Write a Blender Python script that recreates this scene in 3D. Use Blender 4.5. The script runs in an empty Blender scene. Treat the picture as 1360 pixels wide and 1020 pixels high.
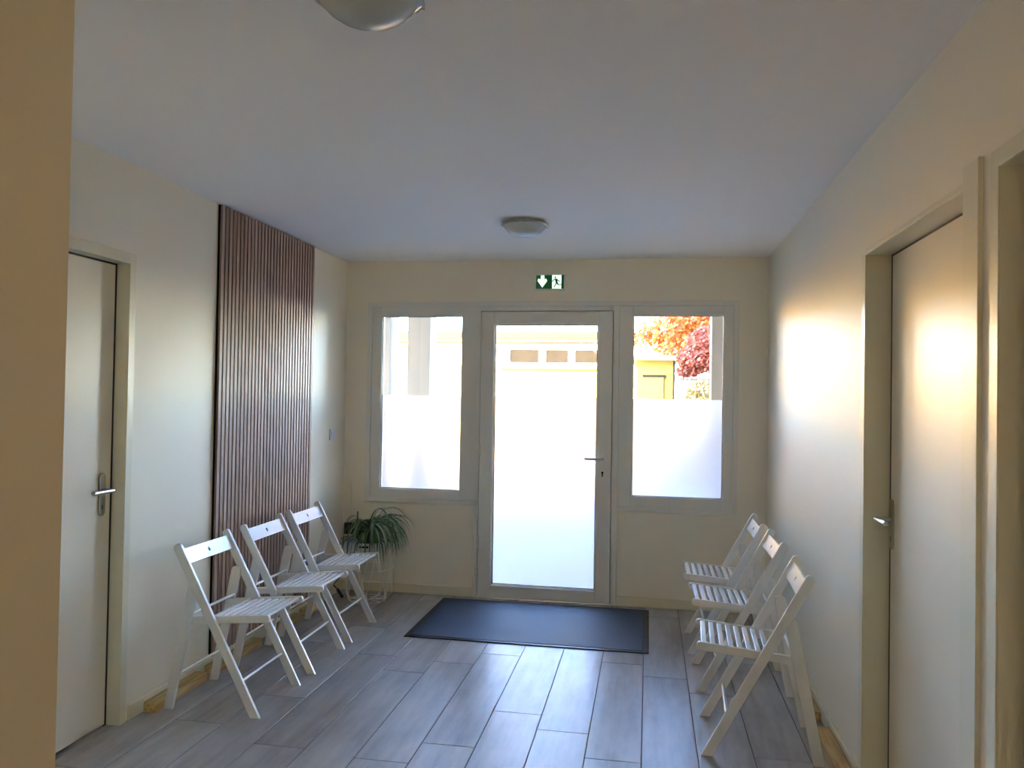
import bpy, bmesh, math, random
from mathutils import Vector, Matrix
SC = bpy.context.scene
COL = SC.collection
R = math.radians
# ------------------------------------------------------------------ camera
yaw, pitch, roll = R(9.882), R(0.988), R(0.936)
fwd = Vector((-math.sin(yaw)*math.cos(pitch), math.cos(yaw)*math.cos(pitch), math.sin(pitch)))
rt = Vector((math.cos(yaw), math.sin(yaw), 0)); up = rt.cross(fwd)
r2 = math.cos(roll)*rt + math.sin(roll)*up
u2 = -math.sin(roll)*rt + math.cos(roll)*up
cd = bpy.data.cameras.new('camera'); cam = bpy.data.objects.new('camera', cd); COL.objects.link(cam)
cd.sensor_width = 36; cd.lens = 1046.0/1360*36; cd.clip_start = 0.05; cd.clip_end = 300
M = Matrix((r2, u2, -fwd)).transposed().to_4x4(); M.translation = (0, -5.737, 1.481)
cam.matrix_world = M
SC.camera = cam
# ------------------------------------------------------------------ sky, sun, exposure
SUN_EL, SUN_AZ = R(20), R(212)        # azimuth from +y, clockwise: low sun behind the building
w = bpy.data.worlds.new('sky'); SC.world = w; w.use_nodes = True
nt = w.node_tree; bg = nt.nodes['Background']
sk = nt.nodes.new('ShaderNodeTexSky'); sk.sky_type = 'NISHITA'; sk.sun_disc = False
sk.sun_elevation = SUN_EL; sk.sun_rotation = SUN_AZ
sk.air_density = 1.0; sk.dust_density = 0.6; sk.ozone_density = 3.0
nt.links.new(sk.outputs[0], bg.inputs[0]); bg.inputs[1].default_value = 1.15
sl = bpy.data.lights.new('sun', 'SUN'); sl.energy = 20.0; sl.angle = R(0.53); sl.color = (1.0, 0.78, 0.38)
so = bpy.data.objects.new('sun', sl); COL.objects.link(so)
sd = Vector((math.sin(SUN_AZ)*math.cos(SUN_EL), math.cos(SUN_AZ)*math.cos(SUN_EL), math.sin(SUN_EL)))
so.rotation_euler = sd.to_track_quat('Z', 'Y').to_euler(); so.location = sd*30
vs = SC.view_settings
vs.view_transform = 'Standard'; vs.look = 'None'; vs.gamma = 1; vs.exposure = 3.15; vs.use_curve_mapping = False
cy = SC.cycles
cy.use_denoising = True; cy.max_bounces = 12; cy.diffuse_bounces = 8; cy.glossy_bounces = 4
cy.transmission_bounces = 8; cy.transparent_max_bounces = 12; cy.sample_clamp_indirect = 12
cy.caustics_reflective = True; cy.caustics_refractive = True; cy.blur_glossy = 0.5

# ------------------------------------------------------------------ materials
def lin(c):
    return tuple((v/255/12.92 if v/255 <= .04045 else ((v/255+.055)/1.055)**2.4) for v in c)
MATS = {}
def mat(name, rgb, rough=.5, metal=0., spec=.5, noise=None, bump=None, emit=None, coat=0):
    m = bpy.data.materials.new(name); m.use_nodes = True; n = m.node_tree.nodes; l = m.node_tree.links
    b = n['Principled BSDF']; c = lin(rgb) + (1,)
    b.inputs['Base Color'].default_value = c; b.inputs['Roughness'].default_value = rough
    b.inputs['Metallic'].default_value = metal; b.inputs['Specular IOR Level'].default_value = spec
    b.inputs['Coat Weight'].default_value = coat
    tc = n.new('ShaderNodeTexCoord')
    if noise:      # (scale xyz, rgb2, detail)
        mp = n.new('ShaderNodeMapping'); mp.inputs['Scale'].default_value = noise[0]
        t = n.new('ShaderNodeTexNoise'); t.inputs['Scale'].default_value = 1; t.inputs['Detail'].default_value = noise[2]
        mx = n.new('ShaderNodeMix'); mx.data_type = 'RGBA'
        l.new(tc.outputs['Object'], mp.inputs[0]); l.new(mp.outputs[0], t.inputs['Vector'])
        rp = n.new('ShaderNodeValToRGB'); rp.color_ramp.elements[0].position = .35; rp.color_ramp.elements[1].position = .65
        l.new(t.outputs['Fac'], rp.inputs[0]); l.new(rp.outputs[0], mx.inputs['Factor'])
        mx.inputs['A'].default_value = c; mx.inputs['B'].default_value = lin(noise[1]) + (1,)
        l.new(mx.outputs['Result'], b.inputs['Base Color'])
    if bump:       # (scale, strength, distance)
        t = n.new('ShaderNodeTexNoise'); t.inputs['Scale'].default_value = bump[0]; t.inputs['Detail'].default_value = 4
        bp = n.new('ShaderNodeBump'); bp.inputs['Strength'].default_value = bump[1]; bp.inputs['Distance'].default_value = bump[2]
        l.new(tc.outputs['Object'], t.inputs['Vector']); l.new(t.outputs['Fac'], bp.inputs['Height']); l.new(bp.outputs[0], b.inputs['Normal'])
    if emit:
        b.inputs['Emission Color'].default_value = lin(emit[0]) + (1,); b.inputs['Emission Strength'].default_value = emit[1]
    MATS[name] = m
    return m
WALL = mat('cream_satin_wall_paint', (244, 233, 211), .5, spec=.4, bump=(350, .06, .001), noise=((1.3, 1.3, 1.3), (241, 232, 209), 2))
CEIL = mat('white_matte_ceiling_paint', (246, 243, 240), .8, bump=(260, .05, .001))
DOORP = mat('cream_gloss_door_paint', (238, 227, 204), .36, spec=.6, noise=((2, 2, 2), (235, 224, 200), 2))
TRIM = mat('cream_trim_paint', (231, 223, 194), .33)
PVC = mat('white_window_plastic', (228, 224, 212), .35)
GASK = mat('grey_rubber_gasket', (60, 60, 60), .6)
CHW = mat('white_lacquered_wood', (234, 231, 224), .22, spec=.65, noise=((30, 30, 4), (229, 226, 219), 3))
GROUT = mat('grout', (92, 88, 84), .9)
STEEL = mat('brushed_steel', (190, 188, 182), .28, metal=1)
BRONZE = mat('satin_handle_plate', (176, 168, 148), .35, metal=1)
BLACK = mat('black_felt', (16, 15, 15), .95)
BLKP = mat('black_plastic', (18, 18, 19), .4)
PINE = mat('raw_pine', (214, 184, 124), .6, noise=((60, 5, 60), (180, 142, 82), 5), bump=(60, .2, .002))
WIRE = mat('cream_wire', (240, 232, 216), .4)
TRAY = mat('white_tray', (222, 224, 222), .35)
POT = mat('dark_grey_pot', (52, 56, 54), .5)
SOIL = mat('soil', (46, 36, 28), .95, bump=(90, .8, .01))
STAKE = mat('bamboo_stake', (112, 104, 62), .6)
PLATE = mat('white_switch_plastic', (232, 232, 228), .35)
SIGNW = mat('exit_sign_white', (225, 240, 225), .5, emit=((205, 255, 215), .17))
SIGNG = mat('exit_sign_green', (18, 92, 48), .45, emit=((20, 110, 55), .02))
SIGND = mat('exit_sign_pictogram_green', (14, 66, 36), .5, emit=((20, 90, 50), .01))
RENDER = mat('cream_render', (230, 198, 134), .9, noise=((.7, .7, .7), (224, 190, 122), 3))
YREND = mat('pale_yellow_render', (150, 126, 58), .9, noise=((.8, .8, .8), (138, 114, 50), 3))
FASC = mat('dark_fascia', (46, 42, 36), .8, spec=.1)
OGLASS = mat('grey_window_glass', (27, 26, 26), .9, spec=.03, noise=((2.2, 2, 4), (32, 30, 28), 3))
CONC = mat('grey_column_render', (134, 125, 116), .9)
PAVE = mat('pale_asphalt', (100, 102, 112), .9, noise=((3, 3, 3), (93, 95, 104), 4))
GATE = mat('grey_gate_metal', (92, 86, 78), .5)
TILEROOF = mat('roof_membrane', (150, 145, 140), .9)
BARK = mat('bark', (70, 52, 40), .9)

def tile_mat():
    m = bpy.data.materials.new('grey_wood_look_tile'); m.use_nodes = True; n = m.node_tree.nodes; l = m.node_tree.links
    b = n['Principled BSDF']; tc = n.new('ShaderNodeTexCoord'); ge = n.new('ShaderNodeNewGeometry')
    wn = n.new('ShaderNodeTexWhiteNoise'); wn.noise_dimensions = '1D'; l.new(ge.outputs['Random Per Island'], wn.inputs['W'])
    sc_ = n.new('ShaderNodeVectorMath'); sc_.operation = 'SCALE'; sc_.inputs['Scale'].default_value = 40
    l.new(wn.outputs['Color'], sc_.inputs[0])
    ad = n.new('ShaderNodeVectorMath'); l.new(tc.outputs['Object'], ad.inputs[0]); l.new(sc_.outputs[0], ad.inputs[1])
    def nz(scale, det, rough=.6):
        mp = n.new('ShaderNodeMapping'); mp.inputs['Scale'].default_value = scale; l.new(ad.outputs[0], mp.inputs[0])
        t = n.new('ShaderNodeTexNoise'); t.inputs['Scale'].default_value = 1; t.inputs['Detail'].default_value = det
        t.inputs['Roughness'].default_value = rough; l.new(mp.outputs[0], t.inputs['Vector']); return t
    streak = nz((17, 1.7, 1), 6); cloud = nz((5, 2.4, 1), 4); fine = nz((160, 30, 1), 3)
    mx = n.new('ShaderNodeMix'); mx.data_type = 'RGBA'; mx.inputs['A'].default_value = lin((126, 120, 116))+(1,); mx.inputs['B'].default_value = lin((182, 177, 173))+(1,)
    rp = n.new('ShaderNodeValToRGB'); rp.color_ramp.elements[0].position = .3; rp.color_ramp.elements[1].position = .62
    m1 = n.new('ShaderNodeMath'); m1.operation = 'ADD'; m2 = n.new('ShaderNodeMath'); m2.operation = 'MULTIPLY'; m2.inputs[1].default_value = .5
    l.new(streak.outputs[0], m1.inputs[0]); l.new(cloud.outputs[0], m1.inputs[1]); l.new(m1.outputs[0], m2.inputs[0]); l.new(m2.outputs[0], rp.inputs[0]); l.new(rp.outputs[0], mx.inputs['Factor'])
    hv = n.new('ShaderNodeHueSaturation'); l.new(mx.outputs['Result'], hv.inputs['Color'])
    mr = n.new('ShaderNodeMapRange'); mr.inputs['To Min'].default_value = .88; mr.inputs['To Max'].default_value = 1.1
    l.new(wn.outputs['Value'], mr.inputs['Value']); l.new(mr.outputs[0], hv.inputs['Value']); l.new(hv.outputs[0], b.inputs['Base Color'])
    r_ = n.new('ShaderNodeMapRange'); r_.inputs['To Min'].default_value = .26; r_.inputs['To Max'].default_value = .44; l.new(cloud.outputs[0], r_.inputs['Value']); l.new(r_.outputs[0], b.inputs['Roughness'])
    bp = n.new('ShaderNodeBump'); bp.inputs['Strength'].default_value = .25; bp.inputs['Distance'].default_value = .001; l.new(fine.outputs[0], bp.inputs['Height']); l.new(bp.outputs[0], b.inputs['Normal'])
    return m
TILE = tile_mat()

def slat_mat():
    m = bpy.data.materials.new('grey_oak_veneer'); m.use_nodes = True; n = m.node_tree.nodes; l = m.node_tree.links
    b = n['Principled BSDF']; b.inputs['Roughness'].default_value = .5
    tc = n.new('ShaderNodeTexCoord'); ge = n.new('ShaderNodeNewGeometry')
    cx = n.new('ShaderNodeCombineXYZ'); mu = n.new('ShaderNodeMath'); mu.operation = 'MULTIPLY'; mu.inputs[1].default_value = 60
    l.new(ge.outputs['Random Per Island'], mu.inputs[0]); l.new(mu.outputs[0], cx.inputs[2])
    ad = n.new('ShaderNodeVectorMath'); l.new(tc.outputs['Object'], ad.inputs[0]); l.new(cx.outputs[0], ad.inputs[1])
    mp = n.new('ShaderNodeMapping'); mp.inputs['Scale'].default_value = (110, 110, 3.5); l.new(ad.outputs[0], mp.inputs[0])
    t = n.new('ShaderNodeTexNoise'); t.inputs['Scale'].default_value = 1; t.inputs['Detail'].default_value = 6; l.new(mp.outputs[0], t.inputs['Vector'])
    rp = n.new('ShaderNodeValToRGB'); rp.color_ramp.elements[0].position = .3; rp.color_ramp.elements[1].position = .7
    rp.color_ramp.elements[0].color = lin((140, 110, 92))+(1,); rp.color_ramp.elements[1].color = lin((190, 160, 138))+(1,)
    l.new(t.outputs[0], rp.inputs[0]); hv = n.new('ShaderNodeHueSaturation'); l.new(rp.outputs[0], hv.inputs['Color'])
    mr = n.new('ShaderNodeMapRange'); mr.inputs['To Min'].default_value = .85; mr.inputs['To Max'].default_value = 1.12
    l.new(ge.outputs['Random Per Island'], mr.inputs['Value']); l.new(mr.outputs[0], hv.inputs['Value']); l.new(hv.outputs[0], b.inputs['Base Color'])
    return m
SLAT = slat_mat()

def mat_weave():
    m = bpy.data.materials.new('dark_blue_ribbed_mat'); m.use_nodes = True; n = m.node_tree.nodes; l = m.node_tree.links
    b = n['Principled BSDF']; b.inputs['Roughness'].default_value = .66; b.inputs['Specular IOR Level'].default_value = .5
    tc = n.new('ShaderNodeTexCoord'); mp = n.new('ShaderNodeMapping'); mp.inputs['Scale'].default_value = (1, 1, 1); mp.inputs['Rotation'].default_value = (0, 0, R(45))
    ch = n.new('ShaderNodeTexChecker'); ch.inputs['Scale'].default_value = 130; l.new(tc.outputs['Object'], mp.inputs[0]); l.new(mp.outputs[0], ch.inputs['Vector'])
    ch.inputs['Color1'].default_value = lin((40, 52, 70))+(1,); ch.inputs['Color2'].default_value = lin((66, 80, 102))+(1,)
    l.new(ch.outputs['Color'], b.inputs['Base Color'])
    bp = n.new('ShaderNodeBump'); bp.inputs['Strength'].default_value = .25; bp.inputs['Distance'].default_value = .001; l.new(ch.outputs['Fac'], bp.inputs['Height']); l.new(bp.outputs[0], b.inputs['Normal'])
    return m
MATW = mat_weave()
RUB = mat('black_rubber_edge', (26, 28, 34), .5)

def glass_mat():
    m = bpy.data.materials.new('clear_glass'); m.use_nodes = True; n = m.node_tree.nodes; l = m.node_tree.links
    n.remove(n['Principled BSDF']); o = n['Material Output']
    t = n.new('ShaderNodeBsdfTransparent'); t.inputs[0].default_value = (.96, .935, .925, 1)
    g = n.new('ShaderNodeBsdfGlossy'); g.inputs['Roughness'].default_value = .01
    f = n.new('ShaderNodeFresnel'); f.inputs[0].default_value = 1.45; mx = n.new('ShaderNodeMixShader')
    l.new(f.outputs[0], mx.inputs[0]); l.new(t.outputs[0], mx.inputs[1]); l.new(g.outputs[0], mx.inputs[2]); l.new(mx.outputs[0], o.inputs[0])
    return m
GLASS = glass_mat()
def film_mat():
    m = bpy.data.materials.new('frosted_film'); m.use_nodes = True; n = m.node_tree.nodes; l = m.node_tree.links
    n.remove(n['Principled BSDF']); o = n['Material Output']
    t = n.new('ShaderNodeBsdfTranslucent'); t.inputs[0].default_value = (.77, .755, .79, 1)
    g = n.new('ShaderNodeBsdfRefraction'); g.inputs['Roughness'].default_value = .55; g.inputs['IOR'].default_value = 1.15; g.inputs[0].default_value = (.66, .655, .69, 1)
    mx = n.new('ShaderNodeMixShader'); mx.inputs[0].default_value = .86
    l.new(t.outputs[0], mx.inputs[1]); l.new(g.outputs[0], mx.inputs[2]); l.new(mx.outputs[0], o.inputs[0])
    return m
FILM = film_mat()
def opal_mat():
    m = mat('frosted_lamp_glass', (214, 218, 214), .25)
    m.node_tree.nodes['Principled BSDF'].inputs['Transmission Weight'].default_value = .25
    return m
OPAL = opal_mat()
RIMG = mat('clear_lamp_rim', (225, 230, 228), .08)
RIMG.node_tree.nodes['Principled BSDF'].inputs['Transmission Weight'].default_value = .7

def leaf_mat(name, a, b_, c_, tr=.35, scale=3.):
    m = bpy.data.materials.new(name); m.use_nodes = True; n = m.node_tree.nodes; l = m.node_tree.links
    b = n['Principled BSDF']; o = n['Material Output']; b.inputs['Roughness'].default_value = .5
    ge = n.new('ShaderNodeNewGeometry'); rp = n.new('ShaderNodeValToRGB'); e = rp.color_ramp.elements
    e[0].color = lin(a)+(1,); e[1].color = lin(c_)+(1,); e[1].position = 1; x = e.new(.5); x.color = lin(b_)+(1,)
    l.new(ge.outputs['Random Per Island'], rp.inputs[0]); l.new(rp.outputs[0], b.inputs['Base Color'])
    t = n.new('ShaderNodeBsdfTranslucent'); l.new(rp.outputs[0], t.inputs[0]); mx = n.new('ShaderNodeMixShader'); mx.inputs[0].default_value = tr
    l.new(b.outputs[0], mx.inputs[1]); l.new(t.outputs[0], mx.inputs[2]); l.new(mx.outputs[0], o.inputs[0])
    return m
AUT = leaf_mat('orange_autumn_leaves', (172, 76, 40), (190, 108, 52), (184, 138, 56))
REDL = leaf_mat('russet_leaves', (150, 70, 52), (168, 86, 62), (128, 88, 72))
YEL = leaf_mat('olive_gold_leaves', (124, 104, 50), (156, 124, 60), (92, 84, 46))
SPID = leaf_mat('spider_plant_leaves', (58, 96, 52), (100, 134, 86), (190, 202, 160), .25)

# ------------------------------------------------------------------ geometry helpers
def bx(bm, x0, x1, y0, y1, z0, z1):
    v = [bm.verts.new(p) for p in ((x0,y0,z0),(x1,y0,z0),(x1,y1,z0),(x0,y1,z0),(x0,y0,z1),(x1,y0,z1),(x1,y1,z1),(x0,y1,z1))]
    for f in ((3,2,1,0),(4,5,6,7),(0,1,5,4),(1,2,6,5),(2,3,7,6),(3,0,4,7)):
        bm.faces.new([v[i] for i in f])
def prism(bm, pts, d0, d1, axis='y'):
    """pts polygon in the plane normal to axis, extruded between d0 and d1"""
    def P(p, d):
        return {'y': (p[0], d, p[1]), 'x': (d, p[0], p[1]), 'z': (p[0], p[1], d)}[axis]
    a = [bm.verts.new(P(p, d0)) for p in pts]; b = [bm.verts.new(P(p, d1)) for p in pts]; n = len(pts)
    bm.faces.new(a); bm.faces.new(b[::-1])
    for i in range(n): bm.faces.new((a[i], b[i], b[(i+1) % n], a[(i+1) % n]))
def tube(bm, path, r, seg=8, closed=False, cap=True, radii=None):
    path = [Vector(p) for p in path]; n = len(path); rings = []
    for i, p in enumerate(path):
        a = path[(i-1) % n] if (closed or i > 0) else p; b = path[(i+1) % n] if (closed or i < n-1) else p
        t = (b-a).normalized(); ref = Vector((0,0,1)) if abs(t.z) < .9 else Vector((1,0,0))
        s = t.cross(ref).normalized(); q = s.cross(t); rr = radii[i] if radii else r
        rings.append([bm.verts.new(p + rr*(math.cos(2*math.pi*k/seg)*s + math.sin(2*math.pi*k/seg)*q)) for k in range(seg)])
    for i in range(n if closed else n-1):
        A, B = rings[i], rings[(i+1) % n]
        for k in range(seg): bm.faces.new((A[k], A[(k+1)%seg], B[(k+1)%seg], B[k]))
    if cap and not closed: bm.faces.new(rings[0][::-1]); bm.faces.new(rings[-1])
def lathe(bm, prof, seg=48, c=(0,0,0)):
    rings = []
    for r, z in prof:
        if r < 1e-6: rings.append([bm.verts.new((c[0], c[1], c[2]+z))])
        else: rings.append([bm.verts.new((c[0]+r*math.cos(2*math.pi*k/seg), c[1]+r*math.sin(2*math.pi*k/seg), c[2]+z)) for k in range(seg)])
    for A, B in zip(rings, rings[1:]):
        for k in range(seg):
            q = [A[k % len(A)], A[(k+1) % len(A)], B[(k+1) % len(B)], B[k % len(B)]]
            u = []
            for x in q:
                if x not in u: u.append(x)
            if len(u) > 2: bm.faces.new(u)
def obj(name, bm, m, parent=None, bevel=0, smooth=False, seg=2, solid=0):
    bmesh.ops.recalc_face_normals(bm, faces=bm.faces)
    me = bpy.data.meshes.new(name); bm.to_mesh(me); bm.free(); me.materials.append(m)
    o = bpy.data.objects.new(name, me); COL.objects.link(o)
    if parent is not None: o.parent = parent
    if smooth: me.polygons.foreach_set('use_smooth', [True]*len(me.polygons))
    if bevel:
        b = o.modifiers.new('bevel', 'BEVEL'); b.width = bevel; b.segments = seg; b.limit_method = 'ANGLE'; b.angle_limit = R(40)
    return o
def B(): return bmesh.new()
def box(name, dims, m, parent=None, bevel=0, **k):
    bm = B(); bx(bm, *dims); return obj(name, bm, m, parent, bevel, **k)
def struct(o):
    o['kind'] = 'structure'; return o
def empty(name, loc=(0,0,0), rz=0):
    o = bpy.data.objects.new(name, None); COL.objects.link(o); o.location = loc; o.rotation_euler = (0,0,rz); o.empty_display_size = .1
    return o
def tag(o, label, cat, group=None):
    o['label'] = label; o['category'] = cat
    if group: o['group'] = group
    return o
def thing(name, label, cat, loc=(0,0,0), rz=0, group=None):
    return tag(empty(name, loc, rz), label, cat, group)

# ------------------------------------------------------------------ the room
XL, XR, H = -2.296, 0.819, 2.5
# floor: 23 x 120 cm wood-look tiles laid lengthwise
def make_floor():
    bm = B(); W, L, g = .2312, 1.205, .0034
    off = {-7: -1.407, -6: -1.636, -5: -1.445, -4: -1.25, -3: -2.055, -2: -2.22, -1: -1.25, 0: -1.427, 1: -1.62, 2: -1.1, -8: -2.1, -9: -1.25, -10: -1.75}
    rnd = random.Random(4)
    XA, XB, YA, YB = -3.2, .90, -7.6, .0
    for k in range(-15, 6):
        x0, x1 = max(-.012+W*k, XA), min(-.012+W*(k+1), XB)
        if x1-x0 < .01: continue
        o0 = off.get(k, rnd.uniform(-2, -1)); y = o0 + 3*L
        while y > YA-L:
            y0, y1 = max(y-L, YA), min(y, YB); y -= L
            if y1-y0 < .01: continue
            b = .0012; a0, a1, b0, b1 = x0+g*.5, x1-g*.5, y0+g*.5, y1-g*.5
            lo = [bm.verts.new(p) for p in ((a0,b0,-.002),(a1,b0,-.002),(a1,b1,-.002),(a0,b1,-.002))]
            hi = [bm.verts.new(p) for p in ((a0+b,b0+b,0),(a1-b,b0+b,0),(a1-b,b1-b,0),(a0+b,b1-b,0))]
            bm.faces.new(hi)
            for i in range(4): bm.faces.new((lo[i], lo[(i+1)%4], hi[(i+1)%4], hi[i]))
    f = obj('floor', bm, TILE); struct(f)
    bed = box('grout_bed', (XA, XB, YA, YB, -.06, -.0019), GROUT, f)
make_floor()
struct(box('ceiling', (-3.4, 1.1, -7.7, 0, H, H+.12), CEIL))
# wall with door openings, running along y
def wall_y(name, xa, xb, y0, y1, openings):
    bm = B(); y = y0
    for a, b, zt in sorted(openings):
        if a > y: bx(bm, xa, xb, y, a, 0, H)
        bx(bm, xa, xb, a, b, zt, H); y = b
    bx(bm, xa, xb, y, y1, 0, H)
    return struct(obj(name, bm, WALL))
LD = (-3.50, -2.572, 2.052); RD = (-3.50, -2.520, 2.052); RD2 = (-4.68, -3.697, 2.052)
big = lambda o: (o[0]-.02, o[1]+.02, o[2]+.02)
wall_y('wall_left', XL-.14, XL, -4.0, 0, [big(LD)])
wall_y('wall_right', XR, XR+.14, -7.6, 0, [big(RD), big(RD2)])
bm = B(); prism(bm, [(-3.2, -4.15), (-1.306, -4.15), (-1.47, -4.0), (-3.2, -4.0)], 0, H, 'z'); struct(obj('wall_near_left', bm, WALL))
struct(box('wall_corridor', (-3.34, -3.2, -7.6, -4.0, 0, H), WALL))
struct(box('wall_rear', (-3.34, XR+.14, -7.74, -7.6, 0, H), WALL))
# back wall with the opening for windows and door
def back_wall():
    bm = B(); y0, y1 = 0, .22
    bx(bm, -8, -2.09, y0, y1, -.05, 3.1); bx(bm, .59, 8, y0, y1, -.05, 3.1)
    bx(bm, -2.09, .59, y0, y1, 2.165, 3.1)
    bx(bm, -2.09, -1.265, y0, y1, -.05, .70); bx(bm, -.224, .59, y0, y1, -.05, .70)
    return struct(obj('wall_back', bm, WALL))
back_wall()
struct(box('wall_shade_mass', (-8, 8, -9, .22, 3.1, 7.5), CONC))  # unseen upper mass, added so its shadow covers the yard
struct(box('ceiling_slab', (-8, 8, -9, 0, 2.63, 3.1), CONC))
# door linings, leaves, casings --------------------------------------------------
def side_door(name, side, opening, depth, gap, handle_y, lever_x, lever, zt=2.052, plate=(.935, 1.122), lever_z=1.047):
    y0, y1, z1 = opening
    X = XL if side < 0 else XR
    root = empty(name, (X, (y0+y1)/2, 0)); root['kind'] = 'structure'
    s = side; cyy = (y0+y1)/2
    lx = s*depth
    def Bx(nm, xa, xb, ya, yb, za, zb, m, bev=.0015, par=root):
        return box(nm, (min(xa, xb), max(xa, xb), ya-cyy, yb-cyy, za, zb), m, par, bev)
    Bx('door_leaf', lx, lx+s*.04, y0+.009, y1-gap, .008, z1-.009, DOORP, .0015)
    # lining (jambs and head) behind and around the leaf, with a dark rebate gap
    bm = B()
    for a, b in ((y1, y1+.0195), (y0-.0195, y0)):
        bx(bm, min(0, s*.135), max(0, s*.135), a-cyy-.0, b-cyy, 0, z1+.0195)
    bx(bm, min(0, s*.135), max(0, s*.135), y0-cyy, y1-cyy, z1, z1+.0195)
    o = obj('door_lining', bm, TRIM, root)
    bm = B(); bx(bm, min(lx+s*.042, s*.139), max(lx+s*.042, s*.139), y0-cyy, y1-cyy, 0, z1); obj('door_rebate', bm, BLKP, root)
    bm = B(); bx(bm, min(lx+s*.003, lx+s*.04), max(lx+s*.003, lx+s*.04), y1-gap+.0003-cyy, y1-.0002-cyy, 0, z1); bx(bm, min(lx+s*.003, lx+s*.04), max(lx+s*.003, lx+s*.04), y0-cyy, y1-gap+.0003-cyy, z1-.0088, z1-.0002); obj('gap_shadow', bm, BLKP, root)  # black strips stand in for the shadow in the leaf gap
    # handle
    h = root
    bm = B(); hy = handle_y-cyy; pz0, pz1 = plate; ww = .02
    pts = []
    for k in range(13): a = math.pi*k/12; pts.append((hy+ww*math.cos(a), pz1-ww+ww*math.sin(a)))
    for k in range(13): a = math.pi+math.pi*k/12; pts.append((hy+ww*math.cos(a), pz0+ww+ww*math.sin(a)))
    prism(bm, pts, lx, lx-s*.007, 'x')
    hp = obj('handle_plate', bm, BRONZE, root, .0015)
    hp['label'] = 'satin metal handle plate'
    bm = B(); tube(bm, [(lx-s*.006, lever[0]-cyy+.0, lever_z), (lever_x-X, lever[0]-cyy, lever_z)], .009, 12)
    pth = [(lever_x-X, lever[0]-cyy+.008, lever_z), (lever_x-X, (lever[0]+lever[1])/2-cyy, lever_z), (lever_x-X, lever[1]-cyy, lever_z)]
    tube(bm, pth, .0095, 12); lv = obj('lever', bm, STEEL, hp, .001, smooth=False)
    bm = B(); bx(bm, min(lx-s*.0075, lx-s*.0068), max(lx-s*.0075, lx-s*.0068), hy-.003, hy+.003, pz0+.028, pz0+.048); obj('keyhole', bm, BLKP, hp)
    return root, cyy, Bx
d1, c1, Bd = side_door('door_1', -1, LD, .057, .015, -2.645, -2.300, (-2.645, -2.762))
bm = B()     # casing, left door
bx(bm, 0, .006, LD[1]-c1, -2.530-c1, 0, 2.100); bx(bm, 0, .006, LD[0]-.042-c1, LD[0]-c1, 0, 2.100); bx(bm, 0, .006, LD[0]-c1, LD[1]-c1, LD[2], 2.100)
obj('casing', bm, TRIM, d1, .001)
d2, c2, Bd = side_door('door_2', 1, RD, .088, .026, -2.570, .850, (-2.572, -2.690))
bm = B()     # casing, right door: flush far side and head, near side covered by a raised batten
bx(bm, -.004, 0, RD[1]-c2, -2.472-c2, 0, 2.062); bx(bm, -.004, 0, RD[0]-c2, RD[1]-c2, RD[2], 2.062)
obj('casing', bm, TRIM, d2, .001)
bm = B(); bx(bm, -.013, 0, -3.600-c2, -3.502-c2, 0, 2.105); obj('cover_batten', bm, TRIM, d2, .001)
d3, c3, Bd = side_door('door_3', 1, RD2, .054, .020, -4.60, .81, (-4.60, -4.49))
bm = B(); bx(bm, -.005, 0, RD2[1]-c3, -3.652-c3, 0, 2.097); bx(bm, -.005, 0, RD2[0]-.045-c3, RD2[0]-c3, 0, 2.097); bx(bm, -.005, 0, RD2[0]-c3, RD2[1]-c3, RD2[2], 2.097)
obj('casing', bm, TRIM, d3, .001)
# baseboards ---------------------------------------------------------------------
def bb(name, pts_box):
    o = struct(box(name, pts_box, TRIM, None, .003)); return o
bb('baseboard_left', (XL, XL+.011, -2.512, -.011, 0, .070))
bb('baseboard_right', (XR-.011, XR, -2.462, -.011, 0, .070))
bb('baseboard_back_left', (XL, -1.272, -.011, 0, 0, .068))
bb('baseboard_back_right', (-.216, XR, -.011, 0, 0, .068))

# ------------------------------------------------------------------ windows and glazed door in the back wall
def ring(bm, x0, x1, z0, z1, a0, a1, b0, b1, y0, y1):
    """frame of outer x0..x1,z0..z1 around the hole a0..a1,b0..b1"""
    bx(bm, x0, a0, y0, y1, z0, z1); bx(bm, a1, x1, y0, y1, z0, z1)
    bx(bm, a0, a1, y0, y1, z0, b0); bx(bm, a0, a1, y0, y1, b1, z1)
def glazing(root, x0, x1, z0, z1, zf, yb=.03):
    bm = B(); ring(bm, x0, x1, z0, z1, x0+.006, x1-.006, z0+.006, z1-.006, .000, yb+.004); obj('glazing_bead', bm, PVC, root)
    bm = B(); ring(bm, x0+.006, x1-.006, z0+.006, z1-.006, x0+.009, x1-.009, z0+.009, z1-.009, .012, yb); obj('gasket', bm, GASK, root)
    box('glass_pane', (x0+.006, x1-.006, yb, yb+.006, z0+.006, z1-.006), GLASS, root)
    box('frosted_film', (x0+.009, x1-.009, yb-.0012, yb-.0004, z0+.009, zf), FILM, root)
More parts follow.
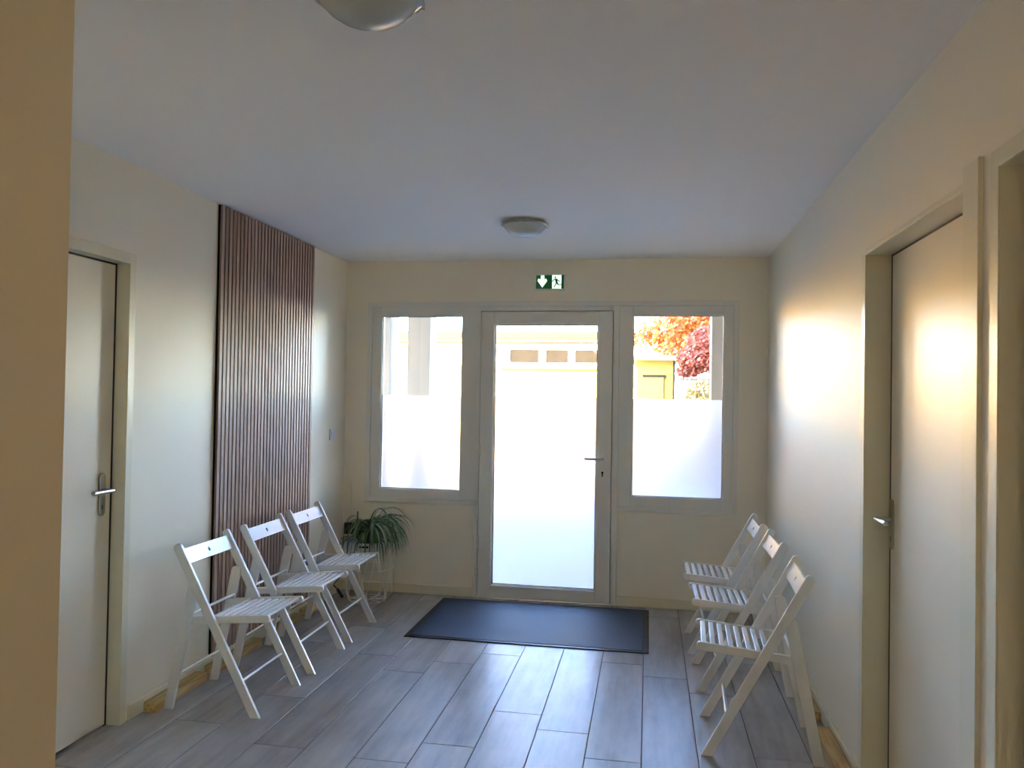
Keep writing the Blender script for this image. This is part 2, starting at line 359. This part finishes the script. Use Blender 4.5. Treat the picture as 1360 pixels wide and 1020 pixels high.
def window(name, x0, x1, z0, z1, g, lip):
    root = empty(name, ((x0+x1)/2, 0, z0)); root['kind'] = 'structure'
    inv = Vector((-(x0+x1)/2, 0, -z0))
    def sh(b): bmesh.ops.translate(b, verts=b.verts, vec=inv)
    n0 = len(bpy.data.objects)
    bm = B(); ring(bm, x0+lip[0], x1-lip[1], z0+.033, z1-.033, g[0], g[1], g[2], g[3], -.006, .07); sh(bm)
    obj('window_frame', bm, PVC, root, .002)
    bm = B(); a0, a1 = x0, x1
    if lip[0]: bx(bm, x0, x0+lip[0], -.013, .0, z0, z1)
    if lip[1]: bx(bm, x1-lip[1], x1, -.013, .0, z0, z1)
    bx(bm, x0+lip[0], x1-lip[1], -.013, .0, z0, z0+.033); bx(bm, x0+lip[0], x1-lip[1], -.013, .0, z1-.033, z1); sh(bm)
    obj('window_casing', bm, PVC, root, .002)
    glazing_root = empty('sash', (0, 0, 0)); bpy.data.objects.remove(glazing_root)
    for nm, mk in (('glazing_bead', 0), ('gasket', 1), ('glass_pane', 2), ('frosted_film', 3)):
        bm = B(); X0, X1, Z0, Z1 = g; yb = .03
        if mk == 0: ring(bm, X0, X1, Z0, Z1, X0+.006, X1-.006, Z0+.006, Z1-.006, 0, yb+.004); m = PVC
        if mk == 1: ring(bm, X0+.006, X1-.006, Z0+.006, Z1-.006, X0+.009, X1-.009, Z0+.009, Z1-.009, .012, yb); m = GASK
        if mk == 2: bx(bm, X0+.006, X1-.006, yb, yb+.006, Z0+.006, Z1-.006); m = GLASS
        if mk == 3: bx(bm, X0+.009, X1-.009, yb-.0012, yb-.0004, Z0+.009, 1.486); m = FILM
        sh(bm); o = obj(nm, bm, m, root)
        if mk == 3: o['label'] = 'frosted film over lower part of pane'
    return root
window('window_1', -2.121, -1.240, .677, 2.190, (-2.013, -1.381, .774, 2.088), (.036, .0))
window('window_2', -.219, .617, .677, 2.190, (-.119, .521, .782, 2.090), (.0, .033))
def entrance():
    X0, X1 = -1.272, -.216; cx = (X0+X1)/2
    root = empty('door_4', (cx, 0, 0)); root['kind'] = 'structure'
    T = lambda bm: bmesh.ops.translate(bm, verts=bm.verts, vec=(-cx, 0, 0))
    bm = B(); bx(bm, X0, -1.238, -.013, .07, 0, 2.157); bx(bm, -.258, X1, -.013, .07, 0, 2.157); bx(bm, -1.238, -.258, -.013, .07, 2.122, 2.157)
    bx(bm, X0, X1, -.016, .07, 2.157, 2.190); bx(bm, -1.238, -.258, .0, .07, 0, .012); T(bm)
    obj('door_frame', bm, PVC, root, .002)
    bm = B(); ring(bm, -1.245, -.250, .0, 2.135, -1.215, -.281, .034, 2.099, .056, .075); T(bm); obj('door_stop', bm, PVC, root)
    g = (-1.135, -.368, .096, 2.022)
    bm = B(); ring(bm, -1.233, -.263, .014, 2.117, *g, -.020, .055)
    T(bm); lf = obj('door_leaf', bm, PVC, root, .003)
    bm = B(); ring(bm, g[0]-.018, g[1]+.018, g[2]-.018, g[3]+.018, *g, -.024, -.018); T(bm); obj('glazing_moulding', bm, PVC, lf, .002)
    yb = .02
    for nm in ('glazing_bead', 'gasket', 'glass_pane', 'frosted_film'):
        bm = B(); a, b, c, d = g
        if nm == 'glazing_bead': ring(bm, a, b, c, d, a+.006, b-.006, c+.006, d-.006, -.006, yb+.004); m = PVC
        elif nm == 'gasket': ring(bm, a+.006, b-.006, c+.006, d-.006, a+.010, b-.010, c+.010, d-.010, .004, yb); m = GASK
        elif nm == 'glass_pane': bx(bm, a+.006, b-.006, yb, yb+.006, c+.006, d-.006); m = GLASS
        else: bx(bm, a+.010, b-.010, yb-.0012, yb-.0004, c+.010, 1.486); m = FILM
        T(bm); o = obj(nm, bm, m, root)
        if nm == 'frosted_film': o['label'] = 'frosted film over lower part of door glass'
    for z in (1.985, 1.72, 1.095, .41, .165):
        bm = B(); tube(bm, [(-1.236, -.022, z-.047), (-1.236, -.022, z-.003)], .0085, 10); tube(bm, [(-1.236, -.022, z+.003), (-1.236, -.022, z+.047)], .0085, 10)
        bx(bm, -1.252, -1.236, -.017, -.012, z+.003, z+.047); bx(bm, -1.236, -1.22, -.024, -.019, z-.047, z-.003); T(bm)
        obj('hinge', bm, PVC, root, .0008)
    bm = B(); bx(bm, -.340, -.308, -.031, -.020, 1.015, 1.095); T(bm); hp = obj('handle_plate', bm, PLATE, root, .004)
    bm = B(); tube(bm, [(-.324, -.030, 1.050), (-.324, -.072, 1.050)], .010, 12); tube(bm, [(-.317, -.072, 1.050), (-.385, -.074, 1.050), (-.452, -.070, 1.050)], .0095, 12); T(bm)
    obj('lever', bm, STEEL, hp)
    bm = B(); tube(bm, [(-.324, -.020, .950), (-.324, -.026, .950)], .0085, 14); bx(bm, -.329, -.319, -.026, -.020, .922, .948); T(bm)
    obj('lock_cylinder', bm, BLKP, root)
entrance()

# ------------------------------------------------------------------ slat panel on the left wall
sp = thing('slat_panel', 'tall panel of narrow grey-brown vertical wood slats on black felt on left wall', 'wall panel', (XL+.0015, -1.25, .075))
y0, y1 = -1.852+1.25, -.652+1.25; zt = 2.494-.075
box('felt_backing', (.0, .009, y0, y1, 0, zt), BLACK, sp)
bm = B(); n = 30; p = (y1-y0)/n
for i in range(n): bx(bm, .009, .021, y0+p*i+.0065, y0+p*i+.0335, 0, zt)
s = obj('slats', bm, SLAT, sp, .0006, seg=1)

# ------------------------------------------------------------------ folding chairs
def chair_proto():
    root = empty('folding_chair')
    T0, T1 = Vector((.040, .765)), Vector((.448, 0)); d = (T1-T0).normalized(); nrm = Vector((-d.y, d.x)); hw = .0205
    def bar(a, b, hw, round_a=True, round_b=False, cut_b=None, cut_a=None):
        d = (b-a).normalized(); n_ = Vector((-d.y, d.x)); pts = []
        if round_a:
            for k in range(9):
                t = math.pi*k/8; pts.append(a + n_*hw*math.cos(t) - d*hw*.75*math.sin(t))
        else: pts += [a+n_*hw, a-n_*hw]
        e = [b-n_*hw, b+n_*hw]
        if cut_b is not None:
            e = [q + d*((cut_b-q.y)/d.y) for q in e]; pts += e
        elif round_b:
            for k in range(9):
                t = math.pi*k/8; pts.append(b - n_*hw*math.cos(t) + d*hw*.75*math.sin(t))
        else: pts += e
        return [(q.x, q.y) for q in pts]
    for s in (-1, 1):
        ya, yb = sorted((s*.220, s*.203))
        bm = B(); prism(bm, bar(T0+d*.008, T1, hw, cut_b=0), ya, yb); obj('front_leg', bm, CHW, root, .0025)
        ya, yb = sorted((s*.2025, s*.186))
        bm = B(); prism(bm, [(-.020, 0), (.024, 0), (.137, .545), (.140, .585), (.112, .592), (.097, .587), (.090, .572)], ya, yb); obj('rear_leg', bm, CHW, root, .0025)
    # seat: rails and slats
    A, E = Vector((.086, .411)), Vector((.480, .444))
    for s in (-1, 1):
        ya, yb = sorted((s*.1855, s*.168))
        se = B(); prism(se, bar(A, E, .0175, round_a=False, round_b=True), ya, yb); obj('seat_rail', se, CHW, root, .0025)
    ds = (E-A).normalized(); ns = Vector((-ds.y, ds.x)); sl = B()
    for k in range(8):
        c = A + ds*(.118+.0372*k) + ns*.0085
        pts = [c+ds*.011+ns*.005, c-ds*.011+ns*.005, c-ds*.011-ns*.007, c+ds*.011-ns*.007]
        prism(sl, [(q.x, q.y) for q in pts], -.1675, .1675)
    obj('seat_slats', sl, CHW, root, .002)
    # backrest board with a round hole, in the plane of the legs
    bb_ = B(); c = T0 + d*.062 + nrm*0; hh = .037; th = .0065; Wd = .203
    hr = .0105; N = 24; front = []; back = []
    def P(u, v, w_):  # v along leg, w_ normal
        q = c + d*v + nrm*w_; return (q.x, u, q.y)
    outer = []
    for k in range(N):
        a = 2*math.pi*k/N; cx_, sx_ = math.cos(a), math.sin(a)
        m_ = min(.06/abs(cx_) if abs(cx_) > 1e-6 else 9, hh/abs(sx_) if abs(sx_) > 1e-6 else 9)
        outer.append((cx_*m_, sx_*m_))
    for w_ in (th, -th):
        ri = [bb_.verts.new(P(hr*math.cos(2*math.pi*k/N), hr*math.sin(2*math.pi*k/N), w_)) for k in range(N)]
        ro = [bb_.verts.new(P(o_[0], o_[1], w_)) for o_ in outer]
        for k in range(N): bb_.faces.new((ri[k], ri[(k+1)%N], ro[(k+1)%N], ro[k]))
        front.append(ri); back.append(ro)
    for k in range(N): bb_.faces.new((front[0][k], front[0][(k+1)%N], front[1][(k+1)%N], front[1][k]))
    for k in range(N):
        a, b2 = outer[k], outer[(k+1)%N]
        if abs(abs(a[1])-hh) < 1e-6 and abs(abs(b2[1])-hh) < 1e-6 : bb_.faces.new((back[0][k], back[0][(k+1)%N], back[1][(k+1)%N], back[1][k]))
    # corners between hole block and the two side blocks
    bb_.free(); bb_ = B()
    # simpler, watertight: strips left and right of the hole block plus the ring block
    def quadbox(u0, u1):
        vs_ = [bb_.verts.new(P(u, v, w_)) for w_ in (-th, th) for u, v in ((u0, -hh), (u1, -hh), (u1, hh), (u0, hh))]
        for f in ((0,1,2,3),(4,5,6,7),(0,1,5,4),(1,2,6,5),(2,3,7,6),(3,0,4,7)): bb_.faces.new([vs_[i] for i in f])
    quadbox(-Wd, -hh); quadbox(hh, Wd)
    sq = []
    for k in range(N):
        a = 2*math.pi*(k)/N + math.pi/4*0; m_ = hh/max(abs(math.cos(a)), abs(math.sin(a))); sq.append((math.cos(a)*m_, math.sin(a)*m_))
    rr = []
    for w_ in (th, -th):
        ri = [bb_.verts.new(P(hr*math.cos(2*math.pi*k/N), hr*math.sin(2*math.pi*k/N), w_)) for k in range(N)]
        ro = [bb_.verts.new(P(q[0], q[1], w_)) for q in sq]
        for k in range(N): bb_.faces.new((ri[k], ri[(k+1)%N], ro[(k+1)%N], ro[k]))
        rr.append((ri, ro))
    for k in range(N):
        for j in (0, 1): bb_.faces.new((rr[0][j][k], rr[0][j][(k+1)%N], rr[1][j][(k+1)%N], rr[1][j][k]))
    obj('backrest', bb_, CHW, root)
    for nm, u, z, hw_ in (('front_stretcher', .366, .155, .204), ('rear_stretcher', .033, .155, .188), ('seat_crossbar', .108, .447, .187)):
        bm = B(); tube(bm, [(u, -hw_, z), (u, hw_, z)], .007, 12); obj(nm, bm, CHW, root, smooth=False)
    return root
def copy_tree(o):
    c = o.copy(); COL.objects.link(c)
    for ch in o.children:
        d_ = ch.copy(); COL.objects.link(d_); d_.parent = c
        for g in ch.children:
            e_ = g.copy(); COL.objects.link(e_); e_.parent = d_
    return c
CH = chair_proto()
spots = [(-2.198, -2.157, 0, 'white wooden folding chair at the slat panel left edge, nearest of the left row'),
         (-2.193, -1.573, 0.7, 'white wooden folding chair in the middle of the row along the slat panel'),
         (-2.200, -1.017, 0.1, 'white wooden folding chair beside the potted spider plant, last of the left row'),
         (.708, -.781, 179.7, 'white wooden folding chair farthest back in the right row, closest to the window wall'),
         (.723, -1.373, 180.1, 'white wooden folding chair in the middle of the row along the right wall'),
         (.713, -2.135, 177.3, 'white wooden folding chair nearest the right-hand door, front of the right row')]
for i, (x, y, a, lab) in enumerate(spots):
    o = CH if i == 0 else copy_tree(CH)
    o.location = (x, y, 0); o.rotation_euler = (0, 0, R(a))
    tag(o, lab, 'chair', 'folding chairs along the left wall' if i < 3 else 'folding chairs along the right wall')

# ------------------------------------------------------------------ pine battens on the floor behind the chairs
def batten(x0, x1, y0, y1, label, group, h=.046):
    o = box('pine_batten', (-(x1-x0)/2, (x1-x0)/2, -(y1-y0)/2, (y1-y0)/2, 0, h), PINE, None, .002)
    o.location = ((x0+x1)/2, (y0+y1)/2, 0); tag(o, label, 'batten', group); return o
gl, gr = 'pine battens along the left baseboard', 'pine battens along the right baseboard'
batten(-2.284, -2.222, -2.412, -1.985, 'raw pine batten on floor under the nearest left chair, end towards the left door', gl)
batten(-2.284, -2.222, -1.905, -1.730, 'short raw pine batten just beyond far rear foot of the nearest left chair', gl)
batten(-2.284, -2.222, -1.700, -1.395, 'raw pine batten on floor under the middle left chair', gl)
batten(-2.284, -2.222, -1.185, -.850, 'raw pine batten under the left chair beside the plant, against the baseboard', gl)
batten(-2.284, -2.222, -.765, -.590, 'short raw pine batten at the far end of the left row, nearest the plant', gl)
batten(.740, .804, -2.63, -2.03, 'raw pine batten on floor behind the front chair of the right row', gr)
batten(.740, .804, -1.86, -1.62, 'raw pine batten on floor between front and middle chairs of the right row', gr)
batten(.740, .804, -1.20, -1.02, 'raw pine batten on floor between middle and farthest chairs of the right row', gr)

# ------------------------------------------------------------------ entrance mat
mt = thing('door_mat', 'long dark blue ribbed entrance mat with black rubber edge before the glazed door', 'mat', (-.7245, -.575, 0))
mw, mh = .7425, .476
bm = B(); ring(bm, -mw, mw, -mh, mh, -mw+.035, mw-.035, -mh+.03, mh-.03, 0, 1); 
for v in bm.verts: x, y, z = v.co; v.co = (x, z, y*.006)
obj('rubber_edge', bm, RUB, mt, .002)
box('ribbed_pile', (-mw+.035, mw-.035, -mh+.03, mh-.03, 0, .0085), MATW, mt, .002)

# ------------------------------------------------------------------ ceiling lamps
def lamp(x, y, label):
    t = thing('ceiling_lamp', label, 'lamp', (x, y, 2.5), 0, None)
    bm = B(); lathe(bm, [(0, 0), (.078, 0), (.080, -.006), (.074, -.024), (.0, -.026)]); obj('base', bm, PLATE, t, smooth=False)
    bm = B(); prof = [(.126, -.026), (.118, -.038), (.10, -.056), (.078, -.071), (.052, -.081), (.026, -.0865), (0, -.088)]
    inn = [(r*.97, z+.004) for r, z in prof[::-1]]
    lathe(bm, prof + inn, 64); g = obj('glass_bowl', bm, OPAL, t, smooth=True)
    bm = B(); lathe(bm, [(.126, -.026), (.138, -.022), (.1405, -.020), (.1385, -.0175), (.126, -.022), (.126, -.026)], 64); obj('glass_rim', bm, RIMG, g, smooth=True)
    for k in range(3):
        a = 2*math.pi*k/3+.5; bm = B(); tube(bm, [(.07*math.cos(a), .07*math.sin(a), -.010), (.144*math.cos(a), .144*math.sin(a), -.012), (.144*math.cos(a), .144*math.sin(a), -.026), (.134*math.cos(a), .134*math.sin(a), -.027)], .0022, 8)
        obj('clip', bm, STEEL, t)
    return t
lamp(-.708, -3.872, 'round frosted glass ceiling lamp, the near one cut by the top of the photo')
lamp(-.722, -1.245, 'round frosted glass ceiling lamp near the window wall, in front of the exit sign')

rear = lamp(-.75, -6.4, 'added unseen fill lamp behind the viewer, shaped as a round frosted glass ceiling lamp')
pl_ = bpy.data.lights.new('rear_fill_light', 'POINT'); pl_.energy = 1.0; pl_.color = (1.0, .78, .5); pl_.shadow_soft_size = .12  # warm fill, added to lift the near left and back walls
po = bpy.data.objects.new('rear_fill_light', pl_); COL.objects.link(po); po.parent = rear; po.location = (0, 0, -.22)
# ------------------------------------------------------------------ exit sign
es = thing('exit_sign', 'small green illuminated exit sign with down arrow and running figure above the glazed door', 'sign', (-.726, 0, 2.273))
W2, HH = .109, .118
box('housing', (-W2, W2, -.030, 0, 0, HH), PLATE, es, .003)
box('green_panel', (-W2+.008, W2-.006, -.0315, -.030, .009, HH-.009), SIGNG, es)
S = lambda px, py: (-W2+(px-280)/(1130-280)*2*W2, HH-(py-205)/(685-205)*HH)
bm = B(); prism(bm, [S(450, 250), S(545, 250), S(555, 375), S(600, 345), S(632, 420), S(492, 618), S(355, 415), S(375, 345), S(440, 375)], -.0323, -.0315); obj('arrow', bm, SIGNW, es)
bm = B(); prism(bm, [S(772, 248), S(1035, 248), S(1035, 650), S(772, 650)], -.0321, -.0315); dr = obj('doorway_symbol', bm, SIGNW, es)
bm = B(); f0, f1 = -.0330, -.0321
cxh, czh = S(864, 312); prism(bm, [(cxh+.0062*math.cos(a*math.pi/6), czh+.0062*math.sin(a*math.pi/6)) for a in range(12)], f0, f1)
for q in ([(850, 350), (915, 355), (935, 470), (880, 490), (862, 420)], [(850, 350), (862, 372), (815, 415), (775, 450), (768, 430), (800, 395)],
          [(905, 352), (955, 400), (1010, 425), (1005, 442), (945, 425), (900, 385)], [(880, 480), (920, 480), (870, 560), (835, 620), (818, 605), (852, 545)],
          [(905, 462), (935, 470), (955, 515), (1040, 520), (1040, 542), (935, 545), (895, 490)]):
    prism(bm, [S(*a) for a in q], f0, f1)
obj('running_figure', bm, SIGND, es)

# ------------------------------------------------------------------ switch, socket, conduit
sw = thing('light_switch', 'small white square light switch on left wall beside the slat panel', 'switch', (XL, -.255, 1.148))
box('cover_plate', (0, .009, -.04, .04, 0, .082), PLATE, sw, .003); box('rocker', (.009, .013, -.022, .022, .018, .064), PLATE, sw, .002)
sk_ = thing('wall_socket', 'small black socket box low on back wall behind the potted plant', 'socket', (-2.235, 0, .425))
box('housing', (-.035, .035, -.04, 0, 0, .085), BLKP, sk_, .003); bm = B(); tube(bm, [(0, -.04, .042), (0, -.046, .042)], .02, 20); obj('outlet_face', bm, GASK, sk_)
o = box('wall_conduit', (-.003, .003, -.004, 0, 0, .19), TRIM); o.location = (-2.231, 0, .64); tag(o, 'thin pale vertical wire channel on back wall above the black socket', 'conduit')
bm = B(); pts = [(-2.12, -.42, .055), (-2.135, -.44, .10), (-2.15, -.46, .12), (-2.18, -.44, .135), (-2.20, -.38, .13), (-2.22, -.2, .15), (-2.235, -.05, .30), (-2.236, -.045, .42)]
tube(bm, pts, .004, 8); tube(bm, [(-2.12, -.42, .05), (-2.145, -.45, .11)], .011, 10); tag(obj('power_cord', bm, BLKP), 'black power cord with plug hanging beside the wire basket stand', 'cord')

# ------------------------------------------------------------------ wire basket stand and plant
BC = (-1.985, -.262)
bs = thing('wire_basket_stand', 'round white wire basket side table with lift-off tray in back left corner', 'side table', (*BC, 0))
bm = B(); Rt, Rb, zt = .170, .148, .385
def cir(r, z, n=48, ph=0): return [(r*math.cos(2*math.pi*k/n+ph), r*math.sin(2*math.pi*k/n+ph), z) for k in range(n)]
tube(bm, cir(Rt, zt), .0035, 6, closed=True); tube(bm, cir(.172, .235), .0028, 6, closed=True); tube(bm, cir(.128, .004), .003, 6, closed=True); tube(bm, cir(.07, .004), .002, 6, closed=True)
nV = 7
def rad(z): return .128 + (.170-.128)*min(1, (z/.10)**.55) if z < .1 else .170
for k in range(nV):
    for sgn in (-1, 1):
        a0 = 2*math.pi*k/nV; a1 = a0 + sgn*math.pi/nV*.92
        pth = [(Rt*math.cos(a0+(a1-a0)*t)*1., Rt*math.sin(a0+(a1-a0)*t)*1., zt*(1-t)+.07*t) for t in [i/8 for i in range(9)]]
        pth += [(rr*math.cos(a1), rr*math.sin(a1), z) for rr, z in ((.163, .035), (.148, .014), (.128, .004), (.07, .004), (0, .004))]
        tube(bm, pth, .0031, 6)
obj('wire_frame', bm, WIRE, bs, smooth=True)
bm = B(); lathe(bm, [(0, .382), (.176, .382), (.182, .386), (.185, .438), (.181, .438), (.177, .392), (0, .390)], 56); tr = obj('tray', bm, TRAY, bs)
for a in (R(-82), R(98)):
    bm = B(); t_ = .0
    prism(bm, [(-.03, .406), (.03, .406), (.034, .412), (.03, .420), (-.03, .420), (-.034, .412)], -.1855, -.1815)
    bmesh.ops.rotate(bm, verts=bm.verts, cent=(0, 0, 0), matrix=Matrix.Rotation(a+math.pi/2, 3, 'Z')); obj('handle_slot', bm, BLKP, tr)
pl = thing('spider_plant', 'spider plant with long arching green striped leaves in dark pot on the wire basket stand', 'plant', (*BC, .390))
bm = B(); lathe(bm, [(0, 0), (.075, 0), (.10, .11), (.106, .115), (.106, .125), (.098, .125), (.092, .10), (0, .10)], 40); obj('pot', bm, POT, pl)
bm = B(); lathe(bm, [(0, .108), (.093, .106)], 24); obj('soil', bm, SOIL, pl)
rnd = random.Random(11); bm = B(); bl = []
for i in range(240):
    a = rnd.uniform(0, 2*math.pi)
    L = rnd.uniform(.22, .42); lean = rnd.uniform(.35, 1.25); w0 = rnd.uniform(.006, .0098)
    if rnd.random() < .18: a = rnd.gauss(-.15, .35); L = rnd.uniform(.34, .42); lean = rnd.uniform(.55, .9)   # the long sprays to the right
    wall = math.sin(a) > .3
    if wall: L *= .75
    if math.cos(a) < -.3: L *= .72
    p_ = Vector((rnd.uniform(-.05, .05), rnd.uniform(-.05, .05), .105)); d_ = Vector((math.cos(a)*math.sin(lean), math.sin(a)*math.sin(lean), math.cos(lean)*1.1)).normalized()
    n_ = 11; st = L/n_; prev = None; droop = rnd.uniform(.24, .38)*(.42/L)**.3; sd_ = Vector((-math.sin(a), math.cos(a), 0))
    for k in range(n_+1):
        wv = w0*(1-(k/n_)**3)*(.6+.4*min(1, k/3)); tw = sd_*wv + Vector((0, 0, .3*wv))
        nl = d_.cross(sd_).normalized()
        row = [bm.verts.new(p_-tw), bm.verts.new(p_+nl*wv*.35), bm.verts.new(p_+tw)]
        if prev:
            bm.faces.new((prev[0], prev[1], row[1], row[0])); bm.faces.new((prev[1], prev[2], row[2], row[1]))
        prev = row; q_ = p_ + d_*st
        r_ = math.hypot(q_.x, q_.y)
        # keep clear of the pot rim and tray
        if q_.z < .06 and r_ < .205: q_.x *= .206/max(r_, .01); q_.y *= .206/max(r_, .01)
        if q_.x+BC[0] < XL+.015: q_.x = XL+.016-BC[0]
        if q_.y+BC[1] > -.02: q_.y = -.021-BC[1]
        p_ = q_; d_ = (d_ + Vector((0, 0, -droop*(.5+k*.14)))).normalized()
fo = obj('foliage', bm, SPID, pl, smooth=True)
bm = B(); tube(bm, [(-.085, -.02, .09), (-.088, -.02, .17), (-.085, -.02, .248)], .006, 8); obj('stake', bm, STAKE, pl)
bm = B(); tube(bm, [(.03, -.02, .10), (.035, -.02, .19), (.05, -.02, .245)], .003, 6, radii=[.004, .003, .0015]); obj('dry_shoot', bm, STAKE, pl)

# ------------------------------------------------------------------ outside
struct(box('ground', (-60, 60, .22, 80, -.12, -.02), PAVE)); bpy.data.objects['ground'].name = 'floor_outside'
struct(box('wall_light_block', (1.3, 1.45, .22, 1.9, -.02, 2.75), CONC))  # unseen wall added to cut light reaching the left wall
def column(x0, x1, y, label):
    cx = (x0+x1)/2; h = (x1-x0)/2
    t = box('porch_column', (-h, h, 0, 2*h, -.02, 2.75), CONC, None, .004); t.location = (cx, y, 0)
    return tag(t, label, 'column', 'porch columns outside')
column(-2.281, -2.057, 1.5, 'square grey porch column outside, seen through the left window')
column(.546, .770, 1.5, 'square grey porch column outside, seen at right edge of right window')
column(-2.745, -2.470, 1.55, 'pale grey porch column, a sliver at left edge of the left window')
struct(box('porch_roof', (-3.2, 1.45, .22, 1.9, 2.75, 2.9), CONC)); bpy.data.objects['porch_roof'].name = 'trim_porch_roof'
fb = thing('low_building', 'long low white building with strip windows across the yard, seen through door and left window', 'building', (-5, 14, 0))
bm = B(); bx(bm, -22, 4.3, 0, 6, -.05, 3.02); obj('wall', bm, RENDER, fb)
bm = B(); bx(bm, -22.2, 4.5, -.25, 6.2, 3.02, 3.12); bx(bm, -22.2, 4.5, -.28, -.25, 2.98, 3.14); obj('roof_edge', bm, FASC, fb)
bm = B(); bx(bm, -13, 4.3, -.03, 0, 2.86, 2.89); obj('moulding', bm, FASC, fb)
bm = B(); bx(bm, -13, 4.3, -.06, 0, -.05, 2.2); obj('lower_wall', bm, YREND, fb)
def swin(x0, xs, washed=False):
    f = B(); ring(f, xs[0][0]-.12, xs[-1][1]+.12, 2.27, 2.80, xs[0][0], xs[-1][1], 2.37, 2.70, -.05, 0)
    for a, b in zip(xs, xs[1:]): bx(f, a[1], b[0], -.05, 0, 2.37, 2.70)
    wf = obj('window', f, PVC, fb)
    for a, b in xs:
        box('washed_out_pane' if washed else 'pane', (a, b, -.02, 0, 2.37, 2.70), PVC if washed else OGLASS, wf)  # white panel stands in for a pane washed out by light
swin(0, [(-3.49+5, -2.755+5), (-2.58+5, -2.01+5), (-1.84+5, -1.10+5)])
swin(0, [(-5.30+5, -4.70+5), (-4.58+5, -4.0+5)], True)
box('sill', (-3.7+5, -.9+5, -.12, 0, 2.19, 2.24), FASC, fb)
sh = thing('garden_shed', 'flat-roofed yellow garage under the orange tree, seen through right window', 'garage', (.1, 9, 0))
bm = B(); bx(bm, -.34, .35, 0, 3, -.05, 2.21); obj('wall', bm, YREND, sh)
bm = B(); bx(bm, -.42, .44, -.15, 3.1, 2.21, 2.29); obj('roof', bm, RENDER, sh)
bm = B(); bx(bm, -.18, .16, -.03, 0, -.05, 1.90); dd = obj('garage_door', bm, YREND, sh, .004)
bm = B(); bx(bm, -.22, .20, -.05, 0, 1.90, 1.94); obj('lintel', bm, FASC, sh)
bm = B(); tube(bm, [(.345, -.03, 0), (.345, -.03, 2.2)], .02, 8); obj('downpipe', bm, FASC, sh)
gt = thing('metal_gate', 'grey barred gate beside the yellow garage, seen through right window', 'gate', (.84, 8.8, 0))
bm = B()
for k in range(9): bx(bm, -.325+.075*k, -.295+.075*k, -.015, .015, .05, 1.90)
obj('bars', bm, GATE, gt); bm = B(); bx(bm, -.33, .33, -.02, .02, 1.84, 1.88); obj('rail', bm, GATE, gt); bm = B(); bx(bm, -.33, .33, -.02, .02, .1, .14); obj('rail', bm, GATE, gt)
def foliage(bm, blobs, n, size, seed):
    rn = random.Random(seed); tot = sum(b[3]*b[4]*b[5] for b in blobs)
    for (x, y, z, a, b, c) in blobs:
        for i in range(int(n*a*b*c/tot)):
            while True:
                v = Vector((rn.uniform(-1, 1), rn.uniform(-1, 1), rn.uniform(-1, 1)))
                if .25 < v.length < 1: break
            p = Vector((x+v.x*a, y+v.y*b, z+v.z*c)); s = size*rn.uniform(.6, 1.3)
            q = Vector((rn.gauss(0, 1), rn.gauss(0, 1), rn.gauss(0, 1))).normalized(); t = q.orthogonal().normalized(); w_ = q.cross(t)
            bm.faces.new([bm.verts.new(p+t*s), bm.verts.new(p+w_*s*.6), bm.verts.new(p-t*s), bm.verts.new(p-w_*s*.6)])
tr_ = thing('autumn_tree', 'tree with orange autumn leaves over the yellow garage, outside right window', 'tree', (1.7, 10.5, 0))
bm = B(); tube(bm, [(0, 0, -.1), (.05, 0, 1.6), (-.1, 0, 3.0)], .14, 10, radii=[.17, .14, .09])
for q in ((-1.2, -.3, 3.2), (-.6, .2, 3.8), (.8, .2, 3.9), (-.9, -1.0, 2.7)): tube(bm, [(0, 0, 1.7), (q[0]*.5, q[1]*.5, (1.7+q[2])/2+.2), q], .05, 8, radii=[.08, .05, .02])
obj('trunk', bm, BARK, tr_)
bm = B(); foliage(bm, [(-.7, -.2, 3.3, .75, .8, .65), (-1.35, -.3, 2.85, .6, .6, .33), (.4, 0, 3.7, 1.2, .9, .9), (-.7, .1, 2.75, .7, .7, .4), (1.2, .2, 3.2, .9, .9, .8), (-1.75, -.4, 2.72, .4, .4, .2), (2.4, .4, 3.0, 1.1, 1.0, 1.0), (-.9, -.5, 2.55, .8, .5, .25)], 24000, .055, 3)  # far right blob is out of view, added to darken the left wall
obj('crown', bm, AUT, tr_)
bu = thing('russet_shrub', 'russet red climbing shrub hanging over the gate beside the garage', 'shrub', (.93, 8.38, 0))
bm = B(); foliage(bm, [(-.05, 0, 2.22, .42, .3, .26), (.15, .05, 2.5, .45, .35, .3), (-.25, 0, 2.0, .24, .2, .12)], 5500, .042, 5); obj('leaves', bm, REDL, bu)
bm = B(); tube(bm, [(.3, .1, -.05), (.3, .1, 1.2), (.15, .05, 2.2)], .03, 8); obj('stem', bm, BARK, bu)
bu = thing('gold_bush', 'olive gold bush standing in front of the gate, outside right window', 'shrub', (.86, 7.6, 0))
bm = B(); foliage(bm, [(0, 0, 1.45, .28, .28, .42), (.1, 0, .8, .4, .4, .7)], 4500, .036, 8); obj('leaves', bm, YEL, bu)
bm = B(); tube(bm, [(0, 0, -.05), (0, 0, 1.3)], .025, 8); obj('stem', bm, BARK, bu)
